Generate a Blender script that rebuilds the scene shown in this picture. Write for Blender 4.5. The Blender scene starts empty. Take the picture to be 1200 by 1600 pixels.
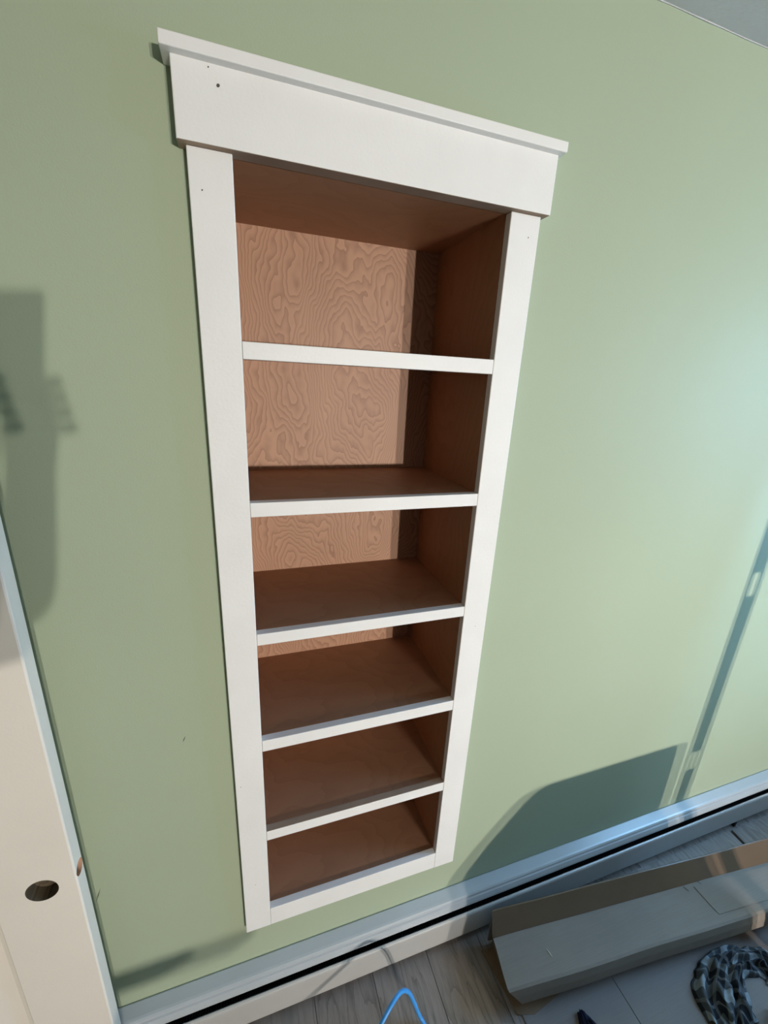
import bpy, bmesh, math, random
from mathutils import Vector, Matrix, noise
random.seed(7)
S = bpy.context.scene
C = S.collection
FL = 0.345                                   # floor level: photo-fit z + FL

# ------------------------------------------------------------------ camera
cam = bpy.data.cameras.new('camera'); cam_o = bpy.data.objects.new('camera', cam); C.objects.link(cam_o)
cam.sensor_fit = 'VERTICAL'; cam.sensor_height = 36.0; cam.sensor_width = 36.0; cam.lens = 14.6786
cam.clip_start = 0.01
RT = Vector((0.94841812, -0.3134589, 0.04739821)); DN = Vector((-0.05055151, -0.29713007, -0.95349791)); FW = Vector((0.31296584, 0.90191865, -0.29764936))
CP = Vector((0.05619787, -0.81137403, 1.43243885 + FL))
cam_o.matrix_world = Matrix(((RT.x, -DN.x, -FW.x, CP.x), (RT.y, -DN.y, -FW.y, CP.y), (RT.z, -DN.z, -FW.z, CP.z), (0, 0, 0, 1)))
S.camera = cam_o

# ------------------------------------------------------------------ world, lights, exposure
W = bpy.data.worlds.new('world'); S.world = W; W.use_nodes = True
bg = W.node_tree.nodes['Background']; bg.inputs[0].default_value = (0.55, 0.72, 1.0, 1); bg.inputs[1].default_value = 1.0
S.view_settings.view_transform = 'Standard'; S.view_settings.look = 'None'
S.view_settings.exposure = 0.0; S.view_settings.gamma = 1.0; S.view_settings.use_curve_mapping = False

LAMP = Vector((2.1, -6.5, 1.375)); LAMP_SEP = 0.245
P_LAMP, P_WINDOW = 69, 50

def area(name, loc, direction, sx, sy, power, col):
    l = bpy.data.lights.new(name, 'AREA'); l.shape = 'RECTANGLE'; l.size = sx; l.size_y = sy; l.energy = power; l.color = col
    o = bpy.data.objects.new(name, l); C.objects.link(o); o.location = loc
    o.rotation_euler = Vector(direction).to_track_quat('-Z', 'Z').to_euler()
    return o
WIN = (-1.15, -0.10, 1.15, 2.30)              # right-hand window: y0 y1 z0 z1
XR = 2.75
area('window_daylight', (XR + 0.06, (WIN[0] + WIN[1]) / 2, (WIN[2] + WIN[3]) / 2), (-1, 0, -0.9), WIN[1] - WIN[0], WIN[3] - WIN[2], P_WINDOW, (0.30, 0.60, 1.0))

# ------------------------------------------------------------------ material helpers
def mat(name):
    m = bpy.data.materials.new(name); m.use_nodes = True
    nt = m.node_tree; b = nt.nodes['Principled BSDF']
    return m, nt, b
def nd(nt, t, **kw):
    n = nt.nodes.new(t)
    for k, v in kw.items():
        if k.startswith('i_'): n.inputs[k[2:]].default_value = v
        else: setattr(n, k, v)
    return n
def math_n(nt, op, a, b=None, c=None):
    n = nt.nodes.new('ShaderNodeMath'); n.operation = op
    for i, v in enumerate((a, b, c)):
        if v is None: continue
        if isinstance(v, (int, float)): n.inputs[i].default_value = v
        else: nt.links.new(v, n.inputs[i])
    return n.outputs[0]
def ramp(nt, fac, stops):
    r = nt.nodes.new('ShaderNodeValToRGB'); e = r.color_ramp.elements
    while len(e) < len(stops): e.new(0.5)
    for i, (p, c) in enumerate(stops): e[i].position = p; e[i].color = (*c, 1)
    nt.links.new(fac, r.inputs[0]); return r.outputs[0]
def coords(nt, scale=(1, 1, 1), kind='Object', rot=(0, 0, 0)):
    tc = nt.nodes.new('ShaderNodeTexCoord'); mp = nt.nodes.new('ShaderNodeMapping')
    mp.inputs['Scale'].default_value = scale; mp.inputs['Rotation'].default_value = rot
    nt.links.new(tc.outputs[kind], mp.inputs[0]); return mp.outputs[0]
def tex_noise(nt, vec, scale, detail=3, rough=0.5, dist=0.0):
    n = nt.nodes.new('ShaderNodeTexNoise'); n.inputs['Scale'].default_value = scale; n.inputs['Detail'].default_value = detail
    n.inputs['Roughness'].default_value = rough; n.inputs['Distortion'].default_value = dist
    nt.links.new(vec, n.inputs['Vector']); return n.outputs['Fac']
def bump(nt, b, h, strength, dist=0.002):
    n = nt.nodes.new('ShaderNodeBump'); n.inputs['Strength'].default_value = strength; n.inputs['Distance'].default_value = dist
    nt.links.new(h, n.inputs['Height']); nt.links.new(n.outputs[0], b.inputs['Normal'])
def mixc(nt, fac, a, b):
    n = nt.nodes.new('ShaderNodeMix'); n.data_type = 'RGBA'
    if isinstance(fac, (int, float)): n.inputs[0].default_value = fac
    else: nt.links.new(fac, n.inputs[0])
    for i, v in ((6, a), (7, b)):
        if isinstance(v, tuple): n.inputs[i].default_value = (*v, 1)
        else: nt.links.new(v, n.inputs[i])
    return n.outputs[2]

def paint(name, col, rough=0.5, var=0.04, nscale=3.0, bscale=260, bstr=0.15, spec=0.4):
    m, nt, b = mat(name); v = coords(nt)
    n = tex_noise(nt, v, nscale, 4)
    lo = tuple(c * (1 - var) for c in col); hi = tuple(min(1, c * (1 + var)) for c in col)
    nt.links.new(ramp(nt, n, [(0.3, lo), (0.7, hi)]), b.inputs['Base Color'])
    b.inputs['Roughness'].default_value = rough; b.inputs['Specular IOR Level'].default_value = spec
    bump(nt, b, tex_noise(nt, v, bscale, 2), bstr, 0.001)
    return m
M = {}
M['green'] = paint('sage_green_wall_paint', (0.385, 0.45, 0.318), 0.62, 0.02, 2.0, 320, 0.25, 0.3)
M['ceiling'] = paint('grey_ceiling_paint', (0.60, 0.59, 0.57), 0.8, 0.03, 6, 120, 0.5, 0.2)
M['roomwall'] = paint('pale_room_wall_paint', (0.60, 0.60, 0.56), 0.8, 0.02)
def primer():
    m, nt, b = mat('white_primer_paint'); v = coords(nt)
    n = tex_noise(nt, v, 9, 4); base = ramp(nt, n, [(0.3, (0.79, 0.78, 0.755)), (0.7, (0.83, 0.82, 0.795))])
    smudge = ramp(nt, tex_noise(nt, v, 26, 5, 0.65), [(0.66, (0, 0, 0)), (0.80, (1, 1, 1))])
    where = ramp(nt, tex_noise(nt, v, 3.1, 2), [(0.52, (0, 0, 0)), (0.66, (0.30, 0.30, 0.30))])
    mul = math_n(nt, 'MULTIPLY', smudge, where)
    nt.links.new(mixc(nt, mul, base, (0.52, 0.44, 0.34)), b.inputs['Base Color'])
    b.inputs['Roughness'].default_value = 0.45; b.inputs['Specular IOR Level'].default_value = 0.35
    streak = tex_noise(nt, coords(nt, (30, 30, 260)), 1.0, 3)
    bump(nt, b, math_n(nt, 'ADD', tex_noise(nt, v, 190, 2), math_n(nt, 'MULTIPLY', streak, 0.7)), 0.22, 0.001)
    return m
M['white'] = primer()
M['whitedoor'] = paint('off_white_door_paint', (0.80, 0.745, 0.665), 0.5, 0.02, 5, 240, 0.15, 0.35)
M['enamel'] = paint('heater_enamel', (0.44, 0.47, 0.485), 0.24, 0.03, 7, 30, 0.02, 0.8)
M['enamel_cover'] = paint('heater_cover_enamel', (0.47, 0.46, 0.435), 0.3, 0.03, 7, 30, 0.02, 0.6)
M['black'] = paint('black_shade_and_joints', (0.012, 0.012, 0.013), 0.8)  # heater slot shade as a colour, also the dark plank joints
M['fin'] = paint('slot_shaded_metal', (0.02, 0.02, 0.02), 0.5)  # metal coloured near black, the heater slot's shade is in the colour
M['nail'] = paint('nail_hole_dark', (0.10, 0.09, 0.08), 0.9)
M['scuff'] = paint('dark_scuff', (0.10, 0.12, 0.08), 0.9)
M['navy'] = paint('navy_cloth', (0.012, 0.016, 0.04), 0.85, 0.3, 30, 400, 0.5, 0.2)
M['tan'] = paint('tan_cloth', (0.42, 0.28, 0.17), 0.85)
M['hose'] = paint('blue_hose_rubber', (0.05, 0.30, 0.72), 0.35, 0.05, 20, 100, 0.05, 0.5)
M['metal'] = paint('galvanised_steel', (0.35, 0.36, 0.37), 0.35); M['metal'].node_tree.nodes['Principled BSDF'].inputs['Metallic'].default_value = 0.8
M['canvas'] = paint('drop_cloth_canvas', (0.45, 0.41, 0.34), 0.9, 0.1, 12, 500, 0.6, 0.1)
M['skin'] = paint('skin', (0.55, 0.34, 0.25), 0.55)
M['shirt'] = paint('grey_shirt_cloth', (0.12, 0.13, 0.15), 0.9)
M['jeans'] = paint('jeans_cloth', (0.05, 0.08, 0.16), 0.9)
M['hair'] = paint('brown_hair', (0.06, 0.035, 0.02), 0.7)
M['phone'] = paint('phone_black', (0.02, 0.02, 0.022), 0.3)
M['yellow'] = paint('yellow_lamp_housing', (0.7, 0.42, 0.03), 0.4)

def plywood(name, pale_tone, dark, scale=1.0, axis='xz', off=(0, 0, 0), contrast=1.0, freq=27.0):
    m, nt, b = mat(name)
    tc = nt.nodes.new('ShaderNodeTexCoord'); mp = nt.nodes.new('ShaderNodeMapping')
    mp.inputs['Location'].default_value = off
    nt.links.new(tc.outputs['Object'], mp.inputs[0])
    sep = nt.nodes.new('ShaderNodeSeparateXYZ'); nt.links.new(mp.outputs[0], sep.inputs[0])
    a = {'x': 0, 'y': 1, 'z': 2}
    u = sep.outputs[a[axis[0]]]; w = sep.outputs[a[axis[1]]]
    cmb = nt.nodes.new('ShaderNodeCombineXYZ')
    nt.links.new(math_n(nt, 'MULTIPLY', u, 5.2 * scale), cmb.inputs[0]); nt.links.new(math_n(nt, 'MULTIPLY', w, 2.6 * scale), cmb.inputs[1])
    v = cmb.outputs[0]
    big = tex_noise(nt, v, 0.62, 1.0, 0.35)
    mid = tex_noise(nt, v, 2.6, 1, 0.5)
    fine = tex_noise(nt, v, 9, 1, 0.5)
    f = math_n(nt, 'ADD', math_n(nt, 'MULTIPLY', big, 2.3), math_n(nt, 'MULTIPLY', mid, 0.30))
    f = math_n(nt, 'ADD', f, math_n(nt, 'MULTIPLY', fine, 0.075))
    f = math_n(nt, 'ADD', f, math_n(nt, 'MULTIPLY', u, 0.9 * scale))
    fr = math_n(nt, 'FRACT', math_n(nt, 'MULTIPLY', f, freq))
    # each ring: slow brightening, abrupt dark late-wood line
    ring = math_n(nt, 'POWER', fr, 2.2)
    pores = tex_noise(nt, coords(nt, (90, 90, 14)), 9, 2)
    blot = tex_noise(nt, v, 1.7, 3)
    k = math_n(nt, 'ADD', math_n(nt, 'MULTIPLY', ring, 0.48 * contrast), math_n(nt, 'MULTIPLY', pores, 0.10))
    k = math_n(nt, 'ADD', k, math_n(nt, 'MULTIPLY', blot, 0.35))
    nt.links.new(ramp(nt, k, [(0.12, pale_tone), (0.95, dark)]), b.inputs['Base Color'])  # pale and dark tones of the wood's own grain
    b.inputs['Roughness'].default_value = 0.5; b.inputs['Specular IOR Level'].default_value = 0.35
    bump(nt, b, ring, 0.06, 0.001)
    return m
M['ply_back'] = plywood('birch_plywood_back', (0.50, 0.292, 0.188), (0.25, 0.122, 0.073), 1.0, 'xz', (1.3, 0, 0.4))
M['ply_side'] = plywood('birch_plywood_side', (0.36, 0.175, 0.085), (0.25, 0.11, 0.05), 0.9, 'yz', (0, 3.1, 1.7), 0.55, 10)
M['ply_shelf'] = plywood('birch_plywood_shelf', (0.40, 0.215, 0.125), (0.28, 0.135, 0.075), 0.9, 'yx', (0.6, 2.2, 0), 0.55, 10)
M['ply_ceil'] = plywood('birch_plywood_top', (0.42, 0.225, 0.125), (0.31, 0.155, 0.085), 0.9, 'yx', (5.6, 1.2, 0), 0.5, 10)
M['rawwood'] = plywood('raw_bored_wood', (0.60, 0.36, 0.23), (0.36, 0.19, 0.11), 3.0, 'xz', (0, 0, 0), 0.8, 12)
M['bare_edge'] = paint('bare_dusty_wood_edge', (0.36, 0.265, 0.195), 0.7, 0.12, 14, 120, 0.2, 0.2)
M['borewood'] = plywood('shaded_bored_wood', (0.14, 0.11, 0.07), (0.04, 0.03, 0.02), 6.0, 'xz', (2, 0, 1), 1.0, 9)  # knob bore wood darkened, the hole's shade is put into the colour
M['pine'] = plywood('pine_board', (0.62, 0.42, 0.23), (0.45, 0.27, 0.13), 1.5, 'yx', (0, 0, 0), 0.7, 10)

def laminate(name):
    m, nt, b = mat(name)
    oi = nt.nodes.new('ShaderNodeObjectInfo')
    tc = nt.nodes.new('ShaderNodeTexCoord')
    sep = nt.nodes.new('ShaderNodeSeparateXYZ'); nt.links.new(tc.outputs['Object'], sep.inputs[0])
    cmb = nt.nodes.new('ShaderNodeCombineXYZ')
    nt.links.new(math_n(nt, 'ADD', math_n(nt, 'MULTIPLY', sep.outputs[0], 11.0), math_n(nt, 'MULTIPLY', oi.outputs['Random'], 60.0)), cmb.inputs[0])
    nt.links.new(math_n(nt, 'MULTIPLY', sep.outputs[1], 1.6), cmb.inputs[1])
    nt.links.new(math_n(nt, 'MULTIPLY', oi.outputs['Random'], 31.0), cmb.inputs[2])
    big = tex_noise(nt, cmb.outputs[0], 1.1, 1.5, 0.5)
    fine = tex_noise(nt, cmb.outputs[0], 9, 4, 0.6)
    ring = math_n(nt, 'POWER', math_n(nt, 'FRACT', math_n(nt, 'MULTIPLY', math_n(nt, 'ADD', big, math_n(nt, 'MULTIPLY', fine, 0.075)), 11.0)), 4.0)
    k = math_n(nt, 'ADD', math_n(nt, 'MULTIPLY', ring, 0.4), math_n(nt, 'MULTIPLY', fine, 0.7))
    k = math_n(nt, 'ADD', k, math_n(nt, 'MULTIPLY', oi.outputs['Random'], 0.18))
    nt.links.new(ramp(nt, k, [(0.2, (0.325, 0.275, 0.24)), (0.95, (0.145, 0.12, 0.105))]), b.inputs['Base Color'])
    b.inputs['Roughness'].default_value = 0.42
    bump(nt, b, fine, 0.1, 0.001)
    return m
M['plank'] = laminate('grey_laminate_plank')

def kraft(name, col, rough=0.75):
    m, nt, b = mat(name); v = coords(nt)
    st = tex_noise(nt, coords(nt, (1, 40, 1)), 10, 2); bl = tex_noise(nt, v, 5, 4)
    k = math_n(nt, 'ADD', math_n(nt, 'MULTIPLY', st, 0.35), math_n(nt, 'MULTIPLY', bl, 0.65))
    nt.links.new(ramp(nt, k, [(0.3, tuple(c * 0.88 for c in col)), (0.7, tuple(c * 1.1 for c in col))]), b.inputs['Base Color'])
    b.inputs['Roughness'].default_value = rough; b.inputs['Specular IOR Level'].default_value = 0.25
    bump(nt, b, k, 0.15, 0.002); return m
M['kraft'] = kraft('kraft_cardboard', (0.25, 0.215, 0.185))
M['kraft_inner'] = kraft('kraft_cardboard_under', (0.22, 0.15, 0.095))
M['sheet'] = kraft('grey_brown_cardboard_sheet', (0.23, 0.20, 0.185))
M['tape'] = paint('brown_packing_tape', (0.13, 0.085, 0.055), 0.25, 0.06, 12, 60, 0.08, 0.6)

def plaid():
    m, nt, b = mat('plaid_flannel')
    tc = nt.nodes.new('ShaderNodeTexCoord'); sep = nt.nodes.new('ShaderNodeSeparateXYZ'); nt.links.new(tc.outputs['UV'], sep.inputs[0])
    def stripes(s, n, off):
        fr = math_n(nt, 'FRACT', math_n(nt, 'ADD', math_n(nt, 'MULTIPLY', s, n), off))
        wide = math_n(nt, 'GREATER_THAN', fr, 0.40); thin = math_n(nt, 'COMPARE', fr, 0.70, 0.05)
        return wide, thin
    w1, t1 = stripes(sep.outputs[0], 4, 0.1); w2, t2 = stripes(sep.outputs[1], 2.4, 0.3)
    base = mixc(nt, math_n(nt, 'MINIMUM', math_n(nt, 'ADD', math_n(nt, 'MULTIPLY', w1, 0.75), math_n(nt, 'MULTIPLY', w2, 0.75)), 1.0), (0.25, 0.285, 0.31), (0.004, 0.006, 0.012))
    c = mixc(nt, math_n(nt, 'MAXIMUM', math_n(nt, 'MULTIPLY', t1, 0.14), math_n(nt, 'MULTIPLY', t2, 0.12)), base, (0.62, 0.66, 0.68))
    nt.links.new(c, b.inputs['Base Color']); b.inputs['Roughness'].default_value = 0.9
    bump(nt, b, tex_noise(nt, coords(nt), 500, 2), 0.4, 0.001); return m
M['plaid'] = plaid()
def emit(name, col, st):
    m, nt, b = mat(name); b.inputs['Emission Color'].default_value = (*col, 1); b.inputs['Emission Strength'].default_value = st; return m
M['lampglass'] = emit('lit_lamp_glass', (1, 0.95, 0.88), 6)
def glass():
    m, nt, b = mat('window_glass'); b.inputs['Transmission Weight'].default_value = 1; b.inputs['Roughness'].default_value = 0.0; b.inputs['IOR'].default_value = 1.05; return m
M['glass'] = glass()

# ------------------------------------------------------------------ object helpers
def mesh_obj(name, bm, m, parent=None, smooth=False):
    me = bpy.data.meshes.new(name); bmesh.ops.recalc_face_normals(bm, faces=bm.faces); bm.to_mesh(me); bm.free()
    for mm in (m if isinstance(m, (list, tuple)) else [m]): me.materials.append(M[mm])
    if smooth:
        for p in me.polygons: p.use_smooth = True
    o = bpy.data.objects.new(name, me); C.objects.link(o)
    if parent: attach(o, parent)
    return o
ROOT = {}
def attach(o, parent):
    o.parent = parent
    o.matrix_parent_inverse = Matrix.Translation(-ROOT.get(parent.name, Vector((0, 0, 0))))
def tag(o, label=None, cat=None, group=None, kind=None):
    if label: o['label'] = label
    if cat: o['category'] = cat
    if group: o['group'] = group
    if kind: o['kind'] = kind
    return o
def thing(name, loc, label=None, cat=None, group=None, kind=None):
    o = bpy.data.objects.new(name, None); C.objects.link(o); o.location = loc; o.empty_display_size = 0.1
    ROOT[o.name] = Vector(loc); return tag(o, label, cat, group, kind)
def add_box(bm, x0, x1, y0, y1, z0, z1, bev=0.0):
    g = bmesh.ops.create_cube(bm, size=1.0)['verts']
    for v in g: v.co = Vector((x0 + (v.co.x + .5) * (x1 - x0), y0 + (v.co.y + .5) * (y1 - y0), z0 + (v.co.z + .5) * (z1 - z0)))
    if bev:
        es = list({e for v in g for e in v.link_edges})
        bmesh.ops.bevel(bm, geom=es, offset=bev, segments=2, affect='EDGES', profile=0.5)
def box(name, x0, x1, y0, y1, z0, z1, m, parent=None, bev=0.0):
    bm = bmesh.new(); add_box(bm, x0, x1, y0, y1, z0, z1, bev); return mesh_obj(name, bm, m, parent)
def add_poly_prism(bm, pts, fn, t0, t1):
    a = [bm.verts.new(fn(p, t0)) for p in pts]; b = [bm.verts.new(fn(p, t1)) for p in pts]; n = len(pts)
    for i in range(n): bm.faces.new((a[i], a[(i + 1) % n], b[(i + 1) % n], b[i]))
    bm.faces.new(a[::-1]); bm.faces.new(b)
def sheet_profile(bm, pts, x0, x1, th):
    # bent sheet metal running along x: pts = [(y,z)...], thickness th
    n = len(pts); off = []
    for i in range(n):
        p0 = Vector(pts[max(i - 1, 0)]); p1 = Vector(pts[min(i + 1, n - 1)]); d = (p1 - p0).normalized()
        off.append((pts[i][0] + d.y * th, pts[i][1] - d.x * th))
    loop = list(pts) + off[::-1]
    add_poly_prism(bm, loop, lambda p, t: Vector((t, p[0], p[1])), x0, x1)
def add_tube(bm, pts, r, n=8, closed_caps=True):
    pts = [Vector(p) for p in pts]; rings = []
    up = Vector((0.13, 0.21, 0.97)).normalized()
    for i, p in enumerate(pts):
        d = (pts[min(i + 1, len(pts) - 1)] - pts[max(i - 1, 0)]).normalized()
        a = d.cross(up).normalized(); b = d.cross(a)
        rr = r[i] if isinstance(r, (list, tuple)) else r
        rings.append([bm.verts.new(p + (a * math.cos(2 * math.pi * k / n) + b * math.sin(2 * math.pi * k / n)) * rr) for k in range(n)])
    for q in range(len(rings) - 1):
        for k in range(n): bm.faces.new((rings[q][k], rings[q][(k + 1) % n], rings[q + 1][(k + 1) % n], rings[q + 1][k]))
    if closed_caps: bm.faces.new(rings[0]); bm.faces.new(rings[-1][::-1])
def spline(pts, k=8):
    pts = [Vector(p) for p in pts]; P = [pts[0] * 2 - pts[1]] + pts + [pts[-1] * 2 - pts[-2]]; out = []
    for i in range(1, len(P) - 2):
        for s in range(k):
            t = s / k; a, b, c, d = P[i - 1], P[i], P[i + 1], P[i + 2]
            out.append(0.5 * ((2 * b) + (c - a) * t + (2 * a - 5 * b + 4 * c - d) * t * t + (-a + 3 * b - 3 * c + d) * t ** 3))
    out.append(pts[-1]); return out
def add_disc(bm, c, nrm, r, n=12, squash=1.0):
    nrm = Vector(nrm).normalized(); a = nrm.orthogonal().normalized(); b = nrm.cross(a)
    bm.faces.new([bm.verts.new(Vector(c) + a * math.cos(2 * math.pi * k / n) * r + b * math.sin(2 * math.pi * k / n) * r * squash) for k in range(n)])
def cut(o, cutters):
    # boolean the given closed bmesh cutters out of o, their material coming with them
    for bm, mname in cutters:
        me = bpy.data.meshes.new('cutter'); bmesh.ops.recalc_face_normals(bm, faces=bm.faces); bm.to_mesh(me); bm.free(); me.materials.append(M[mname])
        c = bpy.data.objects.new('cutter', me); C.objects.link(c)
        if o.data.materials.find(M[mname].name) < 0: o.data.materials.append(M[mname])
        md = o.modifiers.new('cut', 'BOOLEAN'); md.object = c; md.operation = 'DIFFERENCE'; md.solver = 'EXACT'; md.material_mode = 'TRANSFER'
        dg = bpy.context.evaluated_depsgraph_get(); dg.update()
        new = bpy.data.meshes.new_from_object(o.evaluated_get(dg), preserve_all_data_layers=True, depsgraph=dg)
        o.modifiers.clear(); old = o.data; o.data = new; new.name = o.name
        bpy.data.objects.remove(c); bpy.data.meshes.remove(me)

# ------------------------------------------------------------------ the room
XL, YN, ZC = -2.0, -7.4, 2.469
OX0, OX1, OZ0, OZ1 = 0.045, 0.572, 0.385, 2.105      # opening for the bookcase
def wall_with_opening(name, m, axis, plane, thick, a0, a1, z0, z1, oa0, oa1, oz0, oz1):
    bm = bmesh.new()
    for (p, q, r, s) in ((a0, oa0, z0, z1), (oa1, a1, z0, z1), (oa0, oa1, z0, oz0), (oa0, oa1, oz1, z1)):
        if axis == 'x': add_box(bm, p, q, plane, plane + thick, r, s)
        else: add_box(bm, plane, plane + thick, p, q, r, s)
    bmesh.ops.remove_doubles(bm, verts=bm.verts, dist=1e-5)
    return mesh_obj(name, bm, m)
tag(wall_with_opening('wall_back', 'green', 'x', 0.0, 0.02, XL, XR, 0, ZC, OX0, OX1, OZ0, OZ1), 'sage green painted wall', kind='structure')
tag(wall_with_opening('wall_right', 'green', 'y', XR, 0.12, YN, 0.02, 0, ZC, WIN[0], WIN[1], WIN[2], WIN[3]), 'green wall with the window', kind='structure')
tag(box('wall_left', XL - 0.1, XL, YN, 0.02, 0, ZC, 'green'), 'green side wall', kind='structure')
tag(box('wall_front', XL, XR, YN - 0.1, YN, 0, ZC, 'roomwall'), 'pale wall behind the camera', kind='structure')
# ceiling with a slightly wavy cut-in paint line: drywall board, and its edge bead
tag(box('ceiling', XL, XR, YN, 0.0, ZC, ZC + 0.08, 'ceiling'), 'matte grey ceiling', kind='structure')
bm = bmesh.new(); n = 140
prev = None
for i in range(n + 1):
    x = XL + (XR - XL) * i / n
    h = 0.001 + 0.006 * abs(noise.noise(Vector((x * 7, 0, 0)))); d = 0.002 + 0.0015 * noise.noise(Vector((x * 9, 4, 0)))
    cur = [bm.verts.new((x, 0, ZC - h)), bm.verts.new((x, -d, ZC)), bm.verts.new((x, 0, ZC))]
    if prev:
        for k in range(3): bm.faces.new((prev[k], prev[(k + 1) % 3], cur[(k + 1) % 3], cur[k]))
    prev = cur
tag(mesh_obj('trim_1', bm, 'ceiling', smooth=True), 'uneven caulked corner between wall and ceiling', kind='structure')
# floor: subfloor and laminate planks running towards the wall
floor = tag(box('floor', XL, XR, YN, 0.0, -0.10, -0.012, 'black'), 'grey wood-look plank floor', kind='structure')
PW, PL = 0.1835, 1.21
bm = bmesh.new(); add_box(bm, -PW / 2 + 0.0006, PW / 2 - 0.0006, -PL / 2 + 0.0006, PL / 2 - 0.0006, -0.012, 0.0, 0.0012)
pm = bpy.data.meshes.new('plank'); bm.to_mesh(pm); bm.free(); pm.materials.append(M['plank'])
i0 = math.ceil((XL - 0.543) / PW) ; i = i0
while 0.543 + PW * (i + 1) < XR + 0.01:
    xc = 0.543 + PW * (i + 0.5); off = ((i * 0.37) % 1.0) * PL
    y = -0.004 + PL / 2 - off
    while y - PL / 2 > -0.03: y -= PL
    y0p = y + PL / 2
    if y0p < -0.03:                                   # cut piece that reaches the wall
        o = bpy.data.objects.new('plank', pm); C.objects.link(o); o.location = (xc, (y0p - 0.004) / 2, 0); o.scale = (1, (-0.004 - y0p) / PL, 1); o.parent = floor
    while y > YN + PL / 2:
        o = bpy.data.objects.new('plank', pm); C.objects.link(o); o.location = (xc, y, 0); o.parent = floor; y -= PL
    i += 1
# window in the right-hand wall (daylight source)
wn = thing('window_1', (XR + 0.05, (WIN[0] + WIN[1]) / 2, WIN[2]), 'white window letting in cool daylight', kind='structure')
y0, y1, z0, z1 = WIN
for (a, b, c, d) in ((y0, y1, z0, z0 + .05), (y0, y1, z1 - .05, z1), (y0, y0 + .05, z0 + .05, z1 - .05), (y1 - .05, y1, z0 + .05, z1 - .05)):
    box('window_frame', XR + 0.065, XR + 0.115, a, b, c, d, 'white', wn, 0.004)
box('pane', XR + 0.088, XR + 0.092, y0 + .05, y1 - .05, z0 + .05, z1 - .05, 'glass', wn)
box('window_sill', XR - 0.04, XR + 0.12, y0 - 0.04, y1 + 0.04, z0 - 0.03, z0 - 0.001, 'white', wn, 0.004)

# ------------------------------------------------------------------ built-in bookcase
D = 0.295; YF = -0.019
X0, X1, X2, X3 = 0.0, 0.0635, 0.5532, 0.6187
zf = lambda z: z + FL
HB, HT = zf(1.7467), zf(1.8422)
bc = thing('built_in_bookcase', (0.309, 0.0, zf(0)), 'tall white-framed built-in bookcase with bare plywood shelves recessed in green wall', 'bookcase')
TOP = zf(1.7471); BOT = zf(0.0615)
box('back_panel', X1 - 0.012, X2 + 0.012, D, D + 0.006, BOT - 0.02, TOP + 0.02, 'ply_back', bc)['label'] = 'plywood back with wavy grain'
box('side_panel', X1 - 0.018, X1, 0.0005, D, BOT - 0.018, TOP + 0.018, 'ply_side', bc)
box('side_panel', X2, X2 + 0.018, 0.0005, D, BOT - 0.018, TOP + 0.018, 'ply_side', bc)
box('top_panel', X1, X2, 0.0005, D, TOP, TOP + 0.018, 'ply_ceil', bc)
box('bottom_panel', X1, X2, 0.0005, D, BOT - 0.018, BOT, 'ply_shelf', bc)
SH = [(1.486, 1.4577), (1.2022, 1.1737), (0.9159, 0.8887), (0.6343, 0.6036), (0.3493, 0.3184)]
for k, (t, b_) in enumerate(SH):
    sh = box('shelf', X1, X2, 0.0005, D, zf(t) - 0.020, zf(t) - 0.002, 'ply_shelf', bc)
    # each shelf shows its own piece of veneer
    se = box('shelf_edge', X1 + 0.0004, X2 - 0.0004, YF + 0.0003, 0.0, zf(b_), zf(t), 'white', bc, 0.0012)
    if k == 4: lower_edge = se
ls = box('stile', X0, X1, YF, -0.0003, zf(0), HB - 0.0004, 'white', bc, 0.0015)
rs = box('stile', X2, X3, YF, -0.0003, zf(0), HB - 0.0004, 'white', bc, 0.0015)
box('bottom_rail', X1 + 0.0004, X2 - 0.0004, YF + 0.0003, -0.0003, zf(0.0005), zf(0.0637), 'white', bc, 0.0012)
hd = box('header', -0.0111, 0.630, -0.0312, -0.0003, HB, HT - 0.0004, 'white', bc, 0.0015)
def bare_faces(o, sign):
    o.data.materials.append(M['bare_edge'])
    for p in o.data.polygons:
        if p.normal.z * sign > 0.9: p.material_index = len(o.data.materials) - 1
bare_faces(hd, -1); bare_faces(lower_edge, 1)
box('crown_cap', -0.0224, 0.6375, -0.045, -0.0003, zf(1.841), zf(1.8572), 'white', bc, 0.0015)
for par, (x, y, z, r) in ((hd, (0.049, -0.0314, 2.163, 0.0026)), (hd, (0.0375, -0.0314, 2.181, 0.0012)), (ls, (0.018, -0.0192, 2.038, 0.0013)), (rs, (0.596, -0.0192, 2.054, 0.0013)), (ls, (0.012, -0.0192, 0.86, 0.0011)), (ls, (0.03, -0.0192, 0.52, 0.0010)), (rs, (0.59, -0.0192, 1.2, 0.0010))):
    bm = bmesh.new(); add_disc(bm, (x, y - 0.0002, z), (0, -1, 0), r, 9, 0.8); o = mesh_obj('nail_hole', bm, 'nail')
    o.parent = par; o.matrix_parent_inverse = Matrix.Translation(-ROOT[bc.name])   # parts carry the root's inverse
    o.matrix_parent_inverse = Matrix.Identity(4)

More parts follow.
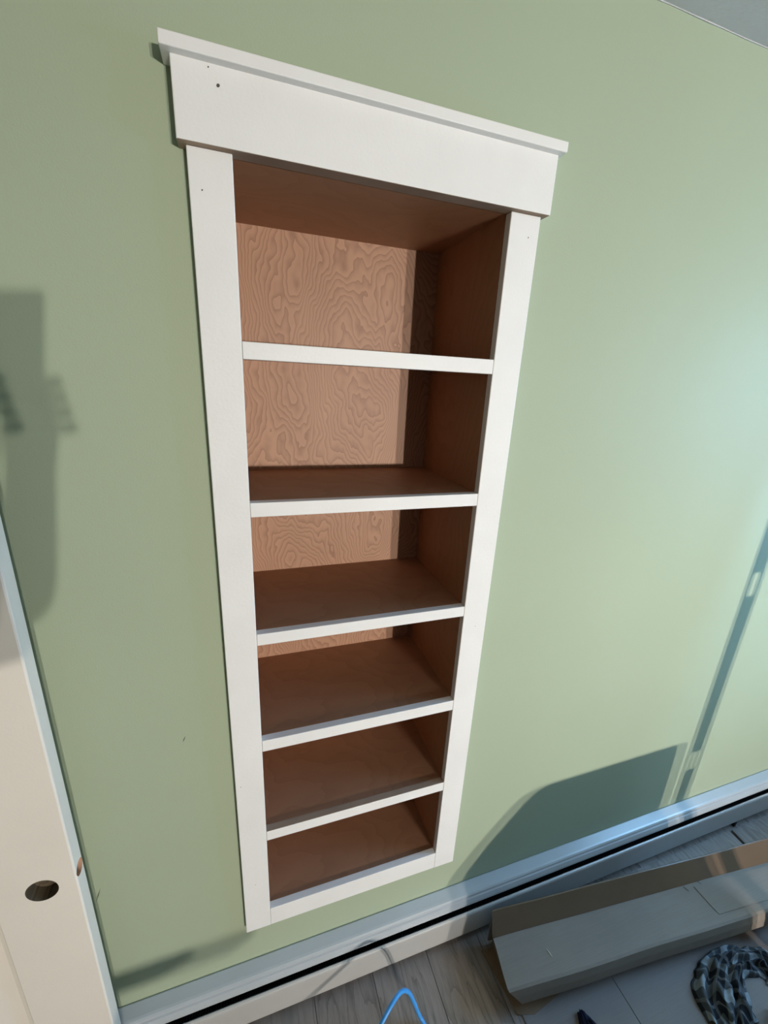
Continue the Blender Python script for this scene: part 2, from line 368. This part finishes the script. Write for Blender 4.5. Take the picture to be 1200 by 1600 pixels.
# ------------------------------------------------------------------ baseboard heater
HX0, HX1 = -0.75, 2.73
ht = thing('baseboard_heater', (1.1, -0.03, 0.0), 'long off-white metal baseboard heater with dark slot under the bookcase', 'heater')
zt = zf(-0.149)
bm = bmesh.new(); sheet_profile(bm, [(-0.0015, 0.03), (-0.0015, zt - 0.0006), (-0.004, zt), (-0.030, zt - 0.0065), (-0.035, zt - 0.0085), (-0.0385, zt - 0.012), (-0.040, zt - 0.017)], HX0, HX1, -0.0012); mesh_obj('top_panel', bm, 'enamel', ht, False)
bm = bmesh.new(); sheet_profile(bm, [(-0.034, zt - 0.016), (-0.0425, zt - 0.022), (-0.047, zt - 0.034), (-0.0475, zt - 0.041), (-0.044, zt - 0.045)], HX0, HX1, -0.0012); mesh_obj('damper', bm, 'enamel', ht)
zc = zf(-0.1885)
bm = bmesh.new(); sheet_profile(bm, [(-0.0535, zc - 0.024), (-0.054, zc - 0.0165), (-0.0565, zc - 0.0145), (-0.060, zc - 0.016), (-0.0622, zc - 0.020), (-0.0628, zc - 0.026), (-0.0625, zf(-0.298)), (-0.0615, zf(-0.303)), (-0.0575, zf(-0.309)), (-0.050, zf(-0.313))], HX0, HX1, -0.0012); mesh_obj('front_cover', bm, 'enamel_cover', ht)
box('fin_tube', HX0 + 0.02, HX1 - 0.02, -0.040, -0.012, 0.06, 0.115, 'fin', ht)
box('slot_shade_strip', HX0, HX1, -0.020, -0.012, 0.116, zt - 0.02, 'black', ht)  # added black strip standing for the shade inside the slot
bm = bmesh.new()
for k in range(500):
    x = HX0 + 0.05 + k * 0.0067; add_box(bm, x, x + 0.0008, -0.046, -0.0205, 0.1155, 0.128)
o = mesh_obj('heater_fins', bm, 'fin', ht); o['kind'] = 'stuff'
for x in (HX0 + 0.1, 0.9, 2.0, HX1 - 0.1): box('bracket', x, x + 0.012, -0.056, -0.004, 0.0005, 0.05, 'fin', ht)
for x in (HX0 - 0.004, HX1): box('end_cap', x, x + 0.004, -0.0635, -0.0005, 0.025, zt + 0.002, 'enamel', ht)

# ------------------------------------------------------------------ loose door standing against the heater
DX1, DXS, DX0 = -0.2905, -0.4255, -1.055; DYF, DYB = -0.106, -0.072; DZ0, DZ1 = 0.004, 2.04
dr = thing('panel_door', (-0.67, -0.09, DZ0), 'off-white panel door slab with empty round knob hole standing against the wall', 'door')
st = box('stile', DXS, DX1, DYF, DYB, DZ0, DZ1, 'whitedoor', dr, 0.003)
kb = bmesh.new()
def cyl_bm(c, axis, r, d, n=32):
    bm = bmesh.new(); a = Vector(axis).normalized(); c = Vector(c)
    add_tube(bm, [c, c + a * d], r, n); return bm
dg0 = bpy.context.evaluated_depsgraph_get()
kb.free()
cut(st, [(cyl_bm((-0.348, DYF - 0.01, 0.824), (0, 1, 0), 0.0265, 0.036, 36), 'borewood'), (cyl_bm((DX1 + 0.01, -0.089, 0.838), (-1, 0, 0), 0.0150, 0.045, 24), 'rawwood')])
box('stile', DX0, DX0 + 0.135, DYF, DYB, DZ0, DZ1, 'whitedoor', dr, 0.003)
for (z0, z1) in ((DZ0, 0.26), (0.96, 1.16), (1.90, DZ1)): box('rail', DX0 + 0.1355, DXS - 0.0005, DYF + 0.0003, DYB - 0.0003, z0, z1, 'whitedoor', dr, 0.002)
for (z0, z1) in ((0.26, 0.96), (1.16, 1.90)):
    bm = bmesh.new(); a, b = DX0 + 0.1355, DXS - 0.0005
    def ring(x0, x1, za, zb, y): return [bm.verts.new(p) for p in ((x0, y, za), (x1, y, za), (x1, y, zb), (x0, y, zb))]
    yb = DYB - 0.008; L = [ring(a, b, z0, z1, yb), ring(a, b, z0, z1, DYF + 0.010), ring(a + .012, b - .012, z0 + .012, z1 - .012, DYF + 0.012), ring(a + .055, b - .055, z0 + .055, z1 - .055, DYF + 0.004)]
    for q in range(3):
        for k in range(4): bm.faces.new((L[q][k], L[q][(k + 1) % 4], L[q + 1][(k + 1) % 4], L[q + 1][k]))
    bm.faces.new(L[-1]); bm.faces.new(L[0][::-1]); mesh_obj('panel', bm, 'whitedoor', dr)

# scuffs on the wall
wb = bpy.data.objects['wall_back']
for (x0, z0, x1, z1, w) in ((-0.101, 1.005, -0.094, 1.021, 0.0012), (-0.319, 0.598, -0.304, 0.640, 0.0013)):
    bm = bmesh.new(); d = Vector((x1 - x0, 0, z1 - z0)); nrm = Vector((d.z, 0, -d.x)).normalized() * w
    p0 = Vector((x0, -0.0004, z0)); p1 = Vector((x1, -0.0004, z1)); mid = (p0 + p1) / 2
    bm.faces.new([bm.verts.new(v) for v in (p0, mid + nrm, p1, mid - nrm)]); o = mesh_obj('scuff', bm, 'scuff'); o.parent = wb

# ------------------------------------------------------------------ long cardboard box and layers by the heater
ang = math.atan2(-0.094, 1.0); bo = Vector((0.727, -0.131, 0)); ux = Vector((math.cos(ang), math.sin(ang), 0)); uy = Vector((-math.sin(ang), math.cos(ang), 0))
def lb(s, t, z): return bo + ux * s + uy * t + Vector((0, 0, z))
BL = 1.75
cb = thing('long_cardboard_box', lb(BL / 2, -0.06, 0.0), 'long low cardboard box taped along its back edge, beside the heater', 'cardboard box')
def slab(name, loop, s0f, s1, m, parent, th):
    # loop of (t,z) along a bent board, s0f gives the start of the board at each point
    bm = bmesh.new(); nS = 40; rows = []
    for q in range(nS + 1):
        r = []
        for k, (t, z) in enumerate(loop):
            s = s0f[k] + (s1 - s0f[k]) * q / nS
            w = 0.0018 * noise.noise(Vector((s * 4, t * 20, 3)))
            r.append(lb(s, t + w, z + w * 0.8))
        rows.append([bm.verts.new(p) for p in r])
    for q in range(nS):
        for k in range(len(loop) - 1): bm.faces.new((rows[q][k], rows[q][k + 1], rows[q + 1][k + 1], rows[q + 1][k]))
    o = mesh_obj(name, bm, m, parent); md = o.modifiers.new('solid', 'SOLIDIFY'); md.thickness = th; md.offset = -1
    return o
# top sheet: back flap (under tape), lid, bevelled front flap
slab('lid', [(0.0, 0.120), (-0.03, 0.1205), (-0.06, 0.1208), (-0.09, 0.1208), (-0.116, 0.120), (-0.1225, 0.116), (-0.128, 0.09), (-0.131, 0.060)], [0.0, -0.003, -0.007, -0.011, -0.013, -0.010, 0.012, 0.034], BL, 'kraft', cb, 0.004)
slab('back_flap', [(0.0455, 0.02), (0.0455, 0.166), (0.043, 0.170), (0.040, 0.1695), (0.0005, 0.1205)], [0.016, 0.014, 0.012, 0.011, 0.0], BL, 'kraft', cb, 0.004)
slab('packing_tape', [(0.0462, 0.130), (0.0462, 0.1664), (0.0433, 0.1708), (0.0396, 0.1703), (0.020, 0.1462), (-0.001, 0.1213)], [0.018, 0.016, 0.014, 0.013, 0.008, 0.002], BL, 'tape', cb, 0.0004)['label'] = 'glossy brown packing tape'
# overlapping second lid panel on the right half
slab('lid_flap', [(-0.012, 0.1225), (-0.06, 0.1235), (-0.097, 0.1228)], [0.772, 0.776, 0.782], BL, 'kraft', cb, 0.0016)
bm = bmesh.new()
for a, b in (((0.735, -0.004), (0.742, -0.02)), ((0.80, 0.0), (0.806, -0.012))):
    p0, p1 = lb(a[0], a[1], 0.1221), lb(b[0], b[1], 0.1221); d = (p1 - p0).cross(Vector((0, 0, 1))).normalized() * 0.0012
    bm = bmesh.new(); bm.faces.new([bm.verts.new(v) for v in (p0 - d, p1 - d, p1 + d, p0 + d)]); mesh_obj('crease', bm, 'nail', cb)
bm = bmesh.new()
add_poly_prism(bm, [(0.040, 0.006), (0.040, 0.155), (0.0, 0.113), (-0.105, 0.113), (-0.105, 0.095), (-0.068, 0.06), (-0.066, 0.006)], lambda p, t: lb(t, p[0], p[1]), 0.03, BL - 0.03)
mesh_obj('box_body', bm, 'kraft_inner', cb)
# flattened carton layers under and beside the box
def flat_sheet(name, pts, z0, th, m, label, cat='cardboard'):
    bm = bmesh.new(); add_poly_prism(bm, pts, lambda p, t: Vector((p[0], p[1], t)), z0, z0 + th)
    o = mesh_obj(name, bm, m); return tag(o, label, cat)
flat_sheet('cardboard_sheet', [(0.757, -0.105), (0.763, -0.75), (1.083, -0.74), (1.085, -0.135)], 0.0003, 0.0035, 'sheet', 'flat cardboard sheet on the floor under the left end of the box')
flat_sheet('cardboard_sheet', [(1.0865, -0.15), (1.0875, -0.80), (1.95, -0.86), (1.96, -0.25)], 0.0003, 0.0035, 'sheet', 'flat cardboard sheet on the floor under the plaid cloth')
o = flat_sheet('cardboard_strip', [tuple(lb(s, t, 0)[:2]) for s, t in ((-0.012, 0.03), (0.030, -0.128), (0.08, -0.138), (0.30, -0.085), (1.1, -0.080), (1.1, 0.03))], 0.0042, 0.0014, 'kraft_inner', 'thin brown cardboard strip sticking out below the long box')
# loose floor boards between heater and box
flat_sheet('loose_floor_board', [(1.36, -0.066), (1.36, -0.118), (1.62, -0.137), (1.945, -0.155), (1.952, -0.066)], 0.0005, 0.011, 'plank', 'short grey floor offcut between heater and long cardboard box', 'floor board')
flat_sheet('loose_floor_board', [(1.966, -0.068), (1.955, -0.160), (2.60, -0.225), (2.60, -0.068)], 0.0005, 0.013, 'plank', 'grey floor offcut with curly grain at the right edge beside the heater', 'floor board')
# splinter on the lid
bm = bmesh.new(); c = lb(0.150, -0.058, 0.1225); add_tube(bm, [c, c + Vector((0.003, -0.012, 0.001)), c + Vector((0.005, -0.022, 0.0))], [0.0009, 0.0016, 0.0006], 6)
tag(mesh_obj('wood_splinter', bm, 'white'), 'tiny white splinter lying on the lid of the long box', 'splinter')

# ------------------------------------------------------------------ blue air hose, standing in a loop
hp = [(-0.35, -0.62, 0.0065), (-0.12, -0.48, 0.0065), (0.03, -0.36, 0.0065), (0.10, -0.31, 0.010), (0.15, -0.295, 0.035), (0.215, -0.27, 0.085), (0.275, -0.245, 0.135), (0.322, -0.222, 0.172), (0.358, -0.203, 0.192), (0.392, -0.185, 0.186), (0.420, -0.176, 0.146), (0.44, -0.178, 0.09), (0.458, -0.182, 0.03), (0.475, -0.215, 0.007), (0.50, -0.33, 0.0065), (0.48, -0.55, 0.0065), (0.3, -0.9, 0.0065), (0.0, -1.1, 0.0065)]
bm = bmesh.new(); add_tube(bm, spline(hp, 8), 0.0056, 10)
tag(mesh_obj('air_hose', bm, 'hose', smooth=True), 'bright blue air hose looping up off the floor in front of the heater', 'hose')

# ------------------------------------------------------------------ crumpled plaid cloth and dark rag
def crumpled(name, spine, widths, heights, m, label, cat, z0, seed, folds, rough=1.0):
    sp = spline(spine, 14); n = len(sp); nt_ = 44; bm = bmesh.new(); uvl = bm.loops.layers.uv.new('UVMap'); rows = []; uvs = {}
    def lerp(arr, f): f *= len(arr) - 1; i = min(int(f), len(arr) - 2); return arr[i] + (arr[i + 1] - arr[i]) * (f - i)
    for i, p in enumerate(sp):
        f = i / (n - 1); d = (sp[min(i + 1, n - 1)] - sp[max(i - 1, 0)]).normalized(); s = Vector((-d.y, d.x, 0)).normalized()
        w = lerp(widths, f); h = lerp(heights, f); row = []
        for k in range(nt_ + 1):
            t = -1 + 2 * k / nt_
            edge = 1 + 0.22 * rough * noise.noise(Vector((f * 7, t * 1.3 + seed, 2))) + 0.10 * rough * noise.noise(Vector((f * 19, seed, t)))
            q = p + s * (t * w * edge) + d * (0.02 * rough * noise.noise(Vector((t * 4, f * 5, seed))))
            dome = max(0.0, 1 - t * t) ** 0.45
            fold = math.sin(t * folds + 5 * noise.noise(Vector((f * 5, t * 2, seed + 3)))) + 0.8 * noise.noise(Vector((f * 14, t * 5, seed)))
            cr = abs(noise.noise(Vector((q.x * 28, q.y * 28, seed))))
            z = z0 + 0.001 + dome * h * (0.62 + 0.30 * rough * fold + 0.55 * rough * cr)
            v = bm.verts.new((q.x, q.y, max(z, z0 + 0.0006))); row.append(v); uvs[v] = (f * 1.5, t * 0.5 + 0.03 * noise.noise(Vector((f * 6, t * 3, 9))))
        rows.append(row)
    for i in range(n - 1):
        for k in range(nt_):
            fc = bm.faces.new((rows[i][k], rows[i][k + 1], rows[i + 1][k + 1], rows[i + 1][k]))
            for l in fc.loops: l[uvl].uv = uvs[l.vert]
    o = mesh_obj(name, bm, m, None, True); md = o.modifiers.new('solid', 'SOLIDIFY'); md.thickness = 0.0012
    return tag(o, label, cat)
crumpled('plaid_cloth', [(1.325, -0.485, 0), (1.365, -0.430, 0), (1.42, -0.395, 0), (1.49, -0.374, 0), (1.555, -0.385, 0), (1.595, -0.415, 0), (1.612, -0.465, 0)], [0.060, 0.080, 0.065, 0.038, 0.035, 0.05, 0.045], [0.030, 0.048, 0.05, 0.05, 0.045, 0.04, 0.025], 'plaid', 'crumpled dark plaid flannel cloth on the cardboard sheet', 'cloth', 0.004, 1.7, 9)
rg = crumpled('dark_rag', [(0.935, -0.47, 0), (0.930, -0.41, 0), (0.926, -0.355, 0), (0.926, -0.314, 0)], [0.05, 0.045, 0.030, 0.008], [0.05, 0.05, 0.045, 0.025], 'navy', 'dark navy rag tip poking up on the cardboard sheet at the bottom edge', 'cloth', 0.004, 4.2, 3, 0.35)

# ------------------------------------------------------------------ things out of the frame whose shadows fall on the wall
# twin-head work light on a tripod, far across the room
wl = thing('work_light', (LAMP.x, LAMP.y, 0), 'twin-head tripod work light across the room behind the camera', 'work light')
bm = bmesh.new(); add_tube(bm, [(LAMP.x, LAMP.y, 0.35), (LAMP.x, LAMP.y, LAMP.z - 0.12)], 0.016, 12); mesh_obj('pole', bm, 'metal', wl, True)
for k in range(3):
    a = math.radians(90 + 120 * k); bm = bmesh.new(); add_tube(bm, [(LAMP.x, LAMP.y, 0.62), (LAMP.x + 0.45 * math.cos(a), LAMP.y + 0.45 * math.sin(a), 0.012)], 0.011, 10); mesh_obj('leg', bm, 'metal', wl, True)
box('crossbar', LAMP.x - 0.31, LAMP.x + 0.31, LAMP.y - 0.012, LAMP.y + 0.012, LAMP.z - 0.135, LAMP.z - 0.11, 'metal', wl, 0.003)
for s in (-1, 1):
    x = LAMP.x + s * LAMP_SEP
    hdm = box('lamp_head', x - 0.13, x + 0.13, LAMP.y - 0.06, LAMP.y - 0.004, LAMP.z - 0.105, LAMP.z + 0.105, 'yellow', wl, 0.01)
    box('lamp_glass', x - 0.10, x + 0.10, LAMP.y - 0.0038, LAMP.y - 0.001, LAMP.z - 0.085, LAMP.z + 0.085, 'lampglass', wl)
    area('work_light_beam', (x, LAMP.y + 0.004, LAMP.z), (-0.12, 1, -0.03), 0.085, 0.13, P_LAMP / 2, (1.0, 0.93, 0.85)).data.spread = math.radians(75)
# slotted steel shelf upright
su = bmesh.new()
LT = Vector((1.676, -0.004, 2.30)); LB = Vector((1.703, -0.405, 0.0045))
axis = (LT - LB).normalized(); side = Vector((1, 0, 0)); side = (side - axis * side.dot(axis)).normalized(); fac = axis.cross(side)
LLEN = (LT - LB).length
def bar_pt(p, t): return LB + side * p[0] + axis * p[1] + fac * t
add_poly_prism(su, [(-0.035, 0.0), (0.035, 0.0), (0.035, LLEN), (-0.035, LLEN)], bar_pt, -0.0015, 0.0015)
so = mesh_obj('slotted_upright', su, 'metal'); cs = []
for zw in (0.067 + FL, 0.836 + FL, 1.605 + FL):
    t = 0.405 * (1 - zw / 2.3)
    for _ in range(4):
        z = zw + (LAMP.z - zw) * t / 6.5; t = 0.405 * (1 - z / 2.3)
    c = (z - LB.z) / axis.z; bm = bmesh.new(); pts = []
    for k in range(24):
        a = 2 * math.pi * k / 24; pts.append((0.0145 * math.cos(a), c + 0.0145 * math.sin(a) + (0.031 if math.sin(a) >= 0 else -0.031)))
    add_poly_prism(bm, pts, bar_pt, -0.02, 0.02); cs.append((bm, 'metal'))
cut(so, cs)
tag(so, 'slotted steel shelf upright leaning on the wall right of the bookcase', 'shelf upright')
# canvas drop cloth over a sawhorse
dc = bmesh.new(); ydc = -0.665
PR = [(0.02, 0.78, 1.640), (0.15, 0.782, 1.640), (0.28, 0.79, 1.640), (0.36, 0.82, 1.640), (0.44, 0.875, 1.640), (0.52, 0.94, 1.639), (0.57, 0.983, 1.638), (0.595, 1.012, 1.637), (0.607, 1.04, 1.633), (0.612, 1.06, 1.62)]
rows = []
for (z, xa, xb) in PR:
    d = 0.022 + 0.13 * (0.612 - z) / 0.59; row = []; n = 96; w = (0.612 - z) / 0.59
    for k in range(n):
        a = 2 * math.pi * k / n; cx, sx = math.cos(a), math.sin(a)
        ex = math.copysign(abs(cx) ** 0.25, cx); ey = math.copysign(abs(sx) ** 0.35, sx)
        x = (xa + xb) / 2 + (xb - xa) / 2 * ex
        fold = 1 + w * (0.22 * math.sin(x * 46 + 2 * math.sin(x * 9)) + 0.15 * noise.noise(Vector((x * 8, z * 2, 5))))
        row.append(dc.verts.new((x, ydc + d * ey * fold, z)))
    rows.append(row)
for q in range(len(rows) - 1):
    for k in range(96): dc.faces.new((rows[q][k], rows[q][(k + 1) % 96], rows[q + 1][(k + 1) % 96], rows[q + 1][k]))
dc.faces.new(rows[0][::-1]); dc.faces.new(rows[-1])
tag(mesh_obj('draped_sawhorse', dc, 'canvas', smooth=True), 'sawhorse under a canvas drop cloth out of frame to the right', 'sawhorse')
# low plank bench
be = thing('plank_bench', (-0.4, -1.62, 0), 'low pine plank bench behind the camera', 'bench')
box('plank', -1.3, 0.457, -1.72, -1.55, 0.548, 0.578, 'pine', be, 0.002)
for x in (-1.15, -0.62):
    box('leg', x, x + 0.04, -1.70, -1.66, 0.0005, 0.547, 'pine', be, 0.002); box('leg', x, x + 0.04, -1.61, -1.57, 0.0005, 0.547, 'pine', be, 0.002)
# person holding the phone that takes the picture
ps = thing('person', (-0.36, -1.28, 0), 'person in grey shirt and jeans holding up a phone', 'person')
def skin(name, V, E, m, parent, sub=2):
    me = bpy.data.meshes.new(name); me.from_pydata([v[:3] for v in V], E, []); me.materials.append(M[m])
    o = bpy.data.objects.new(name, me); C.objects.link(o); attach(o, parent)
    md = o.modifiers.new('skin', 'SKIN'); md.use_smooth_shade = True
    for i, v in enumerate(V):
        sv = me.skin_vertices[0].data[i]; r = v[3]; sv.radius = (r, r) if not isinstance(r, tuple) else r; sv.use_root = (i == 0)
    s = o.modifiers.new('sub', 'SUBSURF'); s.levels = sub; s.render_levels = sub
    return o
px, py = -0.36, -1.30
sh_r = (-0.17, -1.28, 1.40); el_r = (0.008, -0.985, 1.365); wr_r = (0.018, -0.89, 1.57)
sh_l = (-0.55, -1.28, 1.40); el_l = (-0.50, -1.00, 1.22); wr_l = (-0.24, -0.90, 1.45)
V = [(px, py, 0.95, .15), (px, py, 1.15, .14), (px, py + .01, 1.36, .14), (px, py + .02, 1.47, .055), (px, py + .05, 1.55, .075), (px, py + .06, 1.64, .095), (px, py + .05, 1.72, .075),
     (*sh_r, .06), (*el_r, .042), (*wr_r, .030), (*sh_l, .06), (*el_l, .042), (*wr_l, .030),
     (px + .09, py, 0.88, .09), (px + .10, py + .02, 0.48, .06), (px + .10, py, 0.09, .042), (px + .11, py + .16, 0.035, .032),
     (px - .09, py, 0.88, .09), (px - .10, py + .02, 0.48, .06), (px - .10, py, 0.09, .042), (px - .11, py + .16, 0.035, .032)]
E_ = [(0, 1), (1, 2), (2, 3), (3, 4), (4, 5), (5, 6), (2, 7), (7, 8), (8, 9), (2, 10), (10, 11), (11, 12), (0, 13), (13, 14), (14, 15), (15, 16), (0, 17), (17, 18), (18, 19), (19, 20)]
def hand(base, palm, dirs):
    b = len(V); V.append((*palm, (.034, .020))); E_.append((base, b))
    for chain in dirs:
        prev = b
        for c in chain: V.append((*c, .0088)); E_.append((prev, len(V) - 1)); prev = len(V) - 1
hand(9, (0.024, -0.880, 1.630), [[(0.050 - .002 * k, -0.868, 1.640 + .019 * k), (0.062 - .003 * k, -0.852, 1.642 + .020 * k), (0.061 - .003 * k, -0.834, 1.646 + .020 * k)] for k in range(4)] + [[(0.004, -0.885, 1.665), (0.004, -0.88, 1.70)]])
hand(12, (-0.20, -0.885, 1.50), [[(-0.165 + .012 * k, -0.875, 1.53 + .006 * k), (-0.15 + .012 * k, -0.87, 1.56 + .004 * k)] for k in range(4)] + [[(-0.21, -0.87, 1.54), (-0.19, -0.86, 1.565)]])
body = skin('body', V, E_, 'skin', ps)
TV = [(px, py, 0.92, .175), (px, py, 1.15, .165), (px, py + .005, 1.34, .165), (px, py + .01, 1.45, .075), (*sh_r, .075), (*[a * .25 + b * .75 for a, b in zip(sh_r, el_r)], .056), (*sh_l, .075), (*[a * .25 + b * .75 for a, b in zip(sh_l, el_l)], .056)]
skin('shirt', TV, [(0, 1), (1, 2), (2, 3), (2, 4), (4, 5), (2, 6), (6, 7)], 'shirt', ps)
JV = [(px, py, 0.97, .165), (px + .09, py, 0.86, .105), (px + .10, py + .02, 0.48, .075), (px + .10, py, 0.10, .062), (px - .09, py, 0.86, .105), (px - .10, py + .02, 0.48, .075), (px - .10, py, 0.10, .062)]
skin('trousers', JV, [(0, 1), (1, 2), (2, 3), (0, 4), (4, 5), (5, 6)], 'jeans', ps)
skin('hair', [(px, py + .01, 1.62, .09), (px, py + .03, 1.70, .10), (px, py + .04, 1.745, .07)], [(0, 1), (1, 2)], 'hair', ps)
# phone body just behind the lens
ph = bmesh.new(); add_box(ph, -0.088, -0.011, -0.112, 0.042, -0.008, 0.0, 0.003)
po = mesh_obj('phone', ph, 'phone')
pz = FW; pc = CP - FW * 0.006
po.matrix_world = Matrix(((RT.x, -DN.x, FW.x, pc.x), (RT.y, -DN.y, FW.y, pc.y), (RT.z, -DN.z, FW.z, pc.z), (0, 0, 0, 1)))
tag(po, 'black phone held up by the person', 'phone')
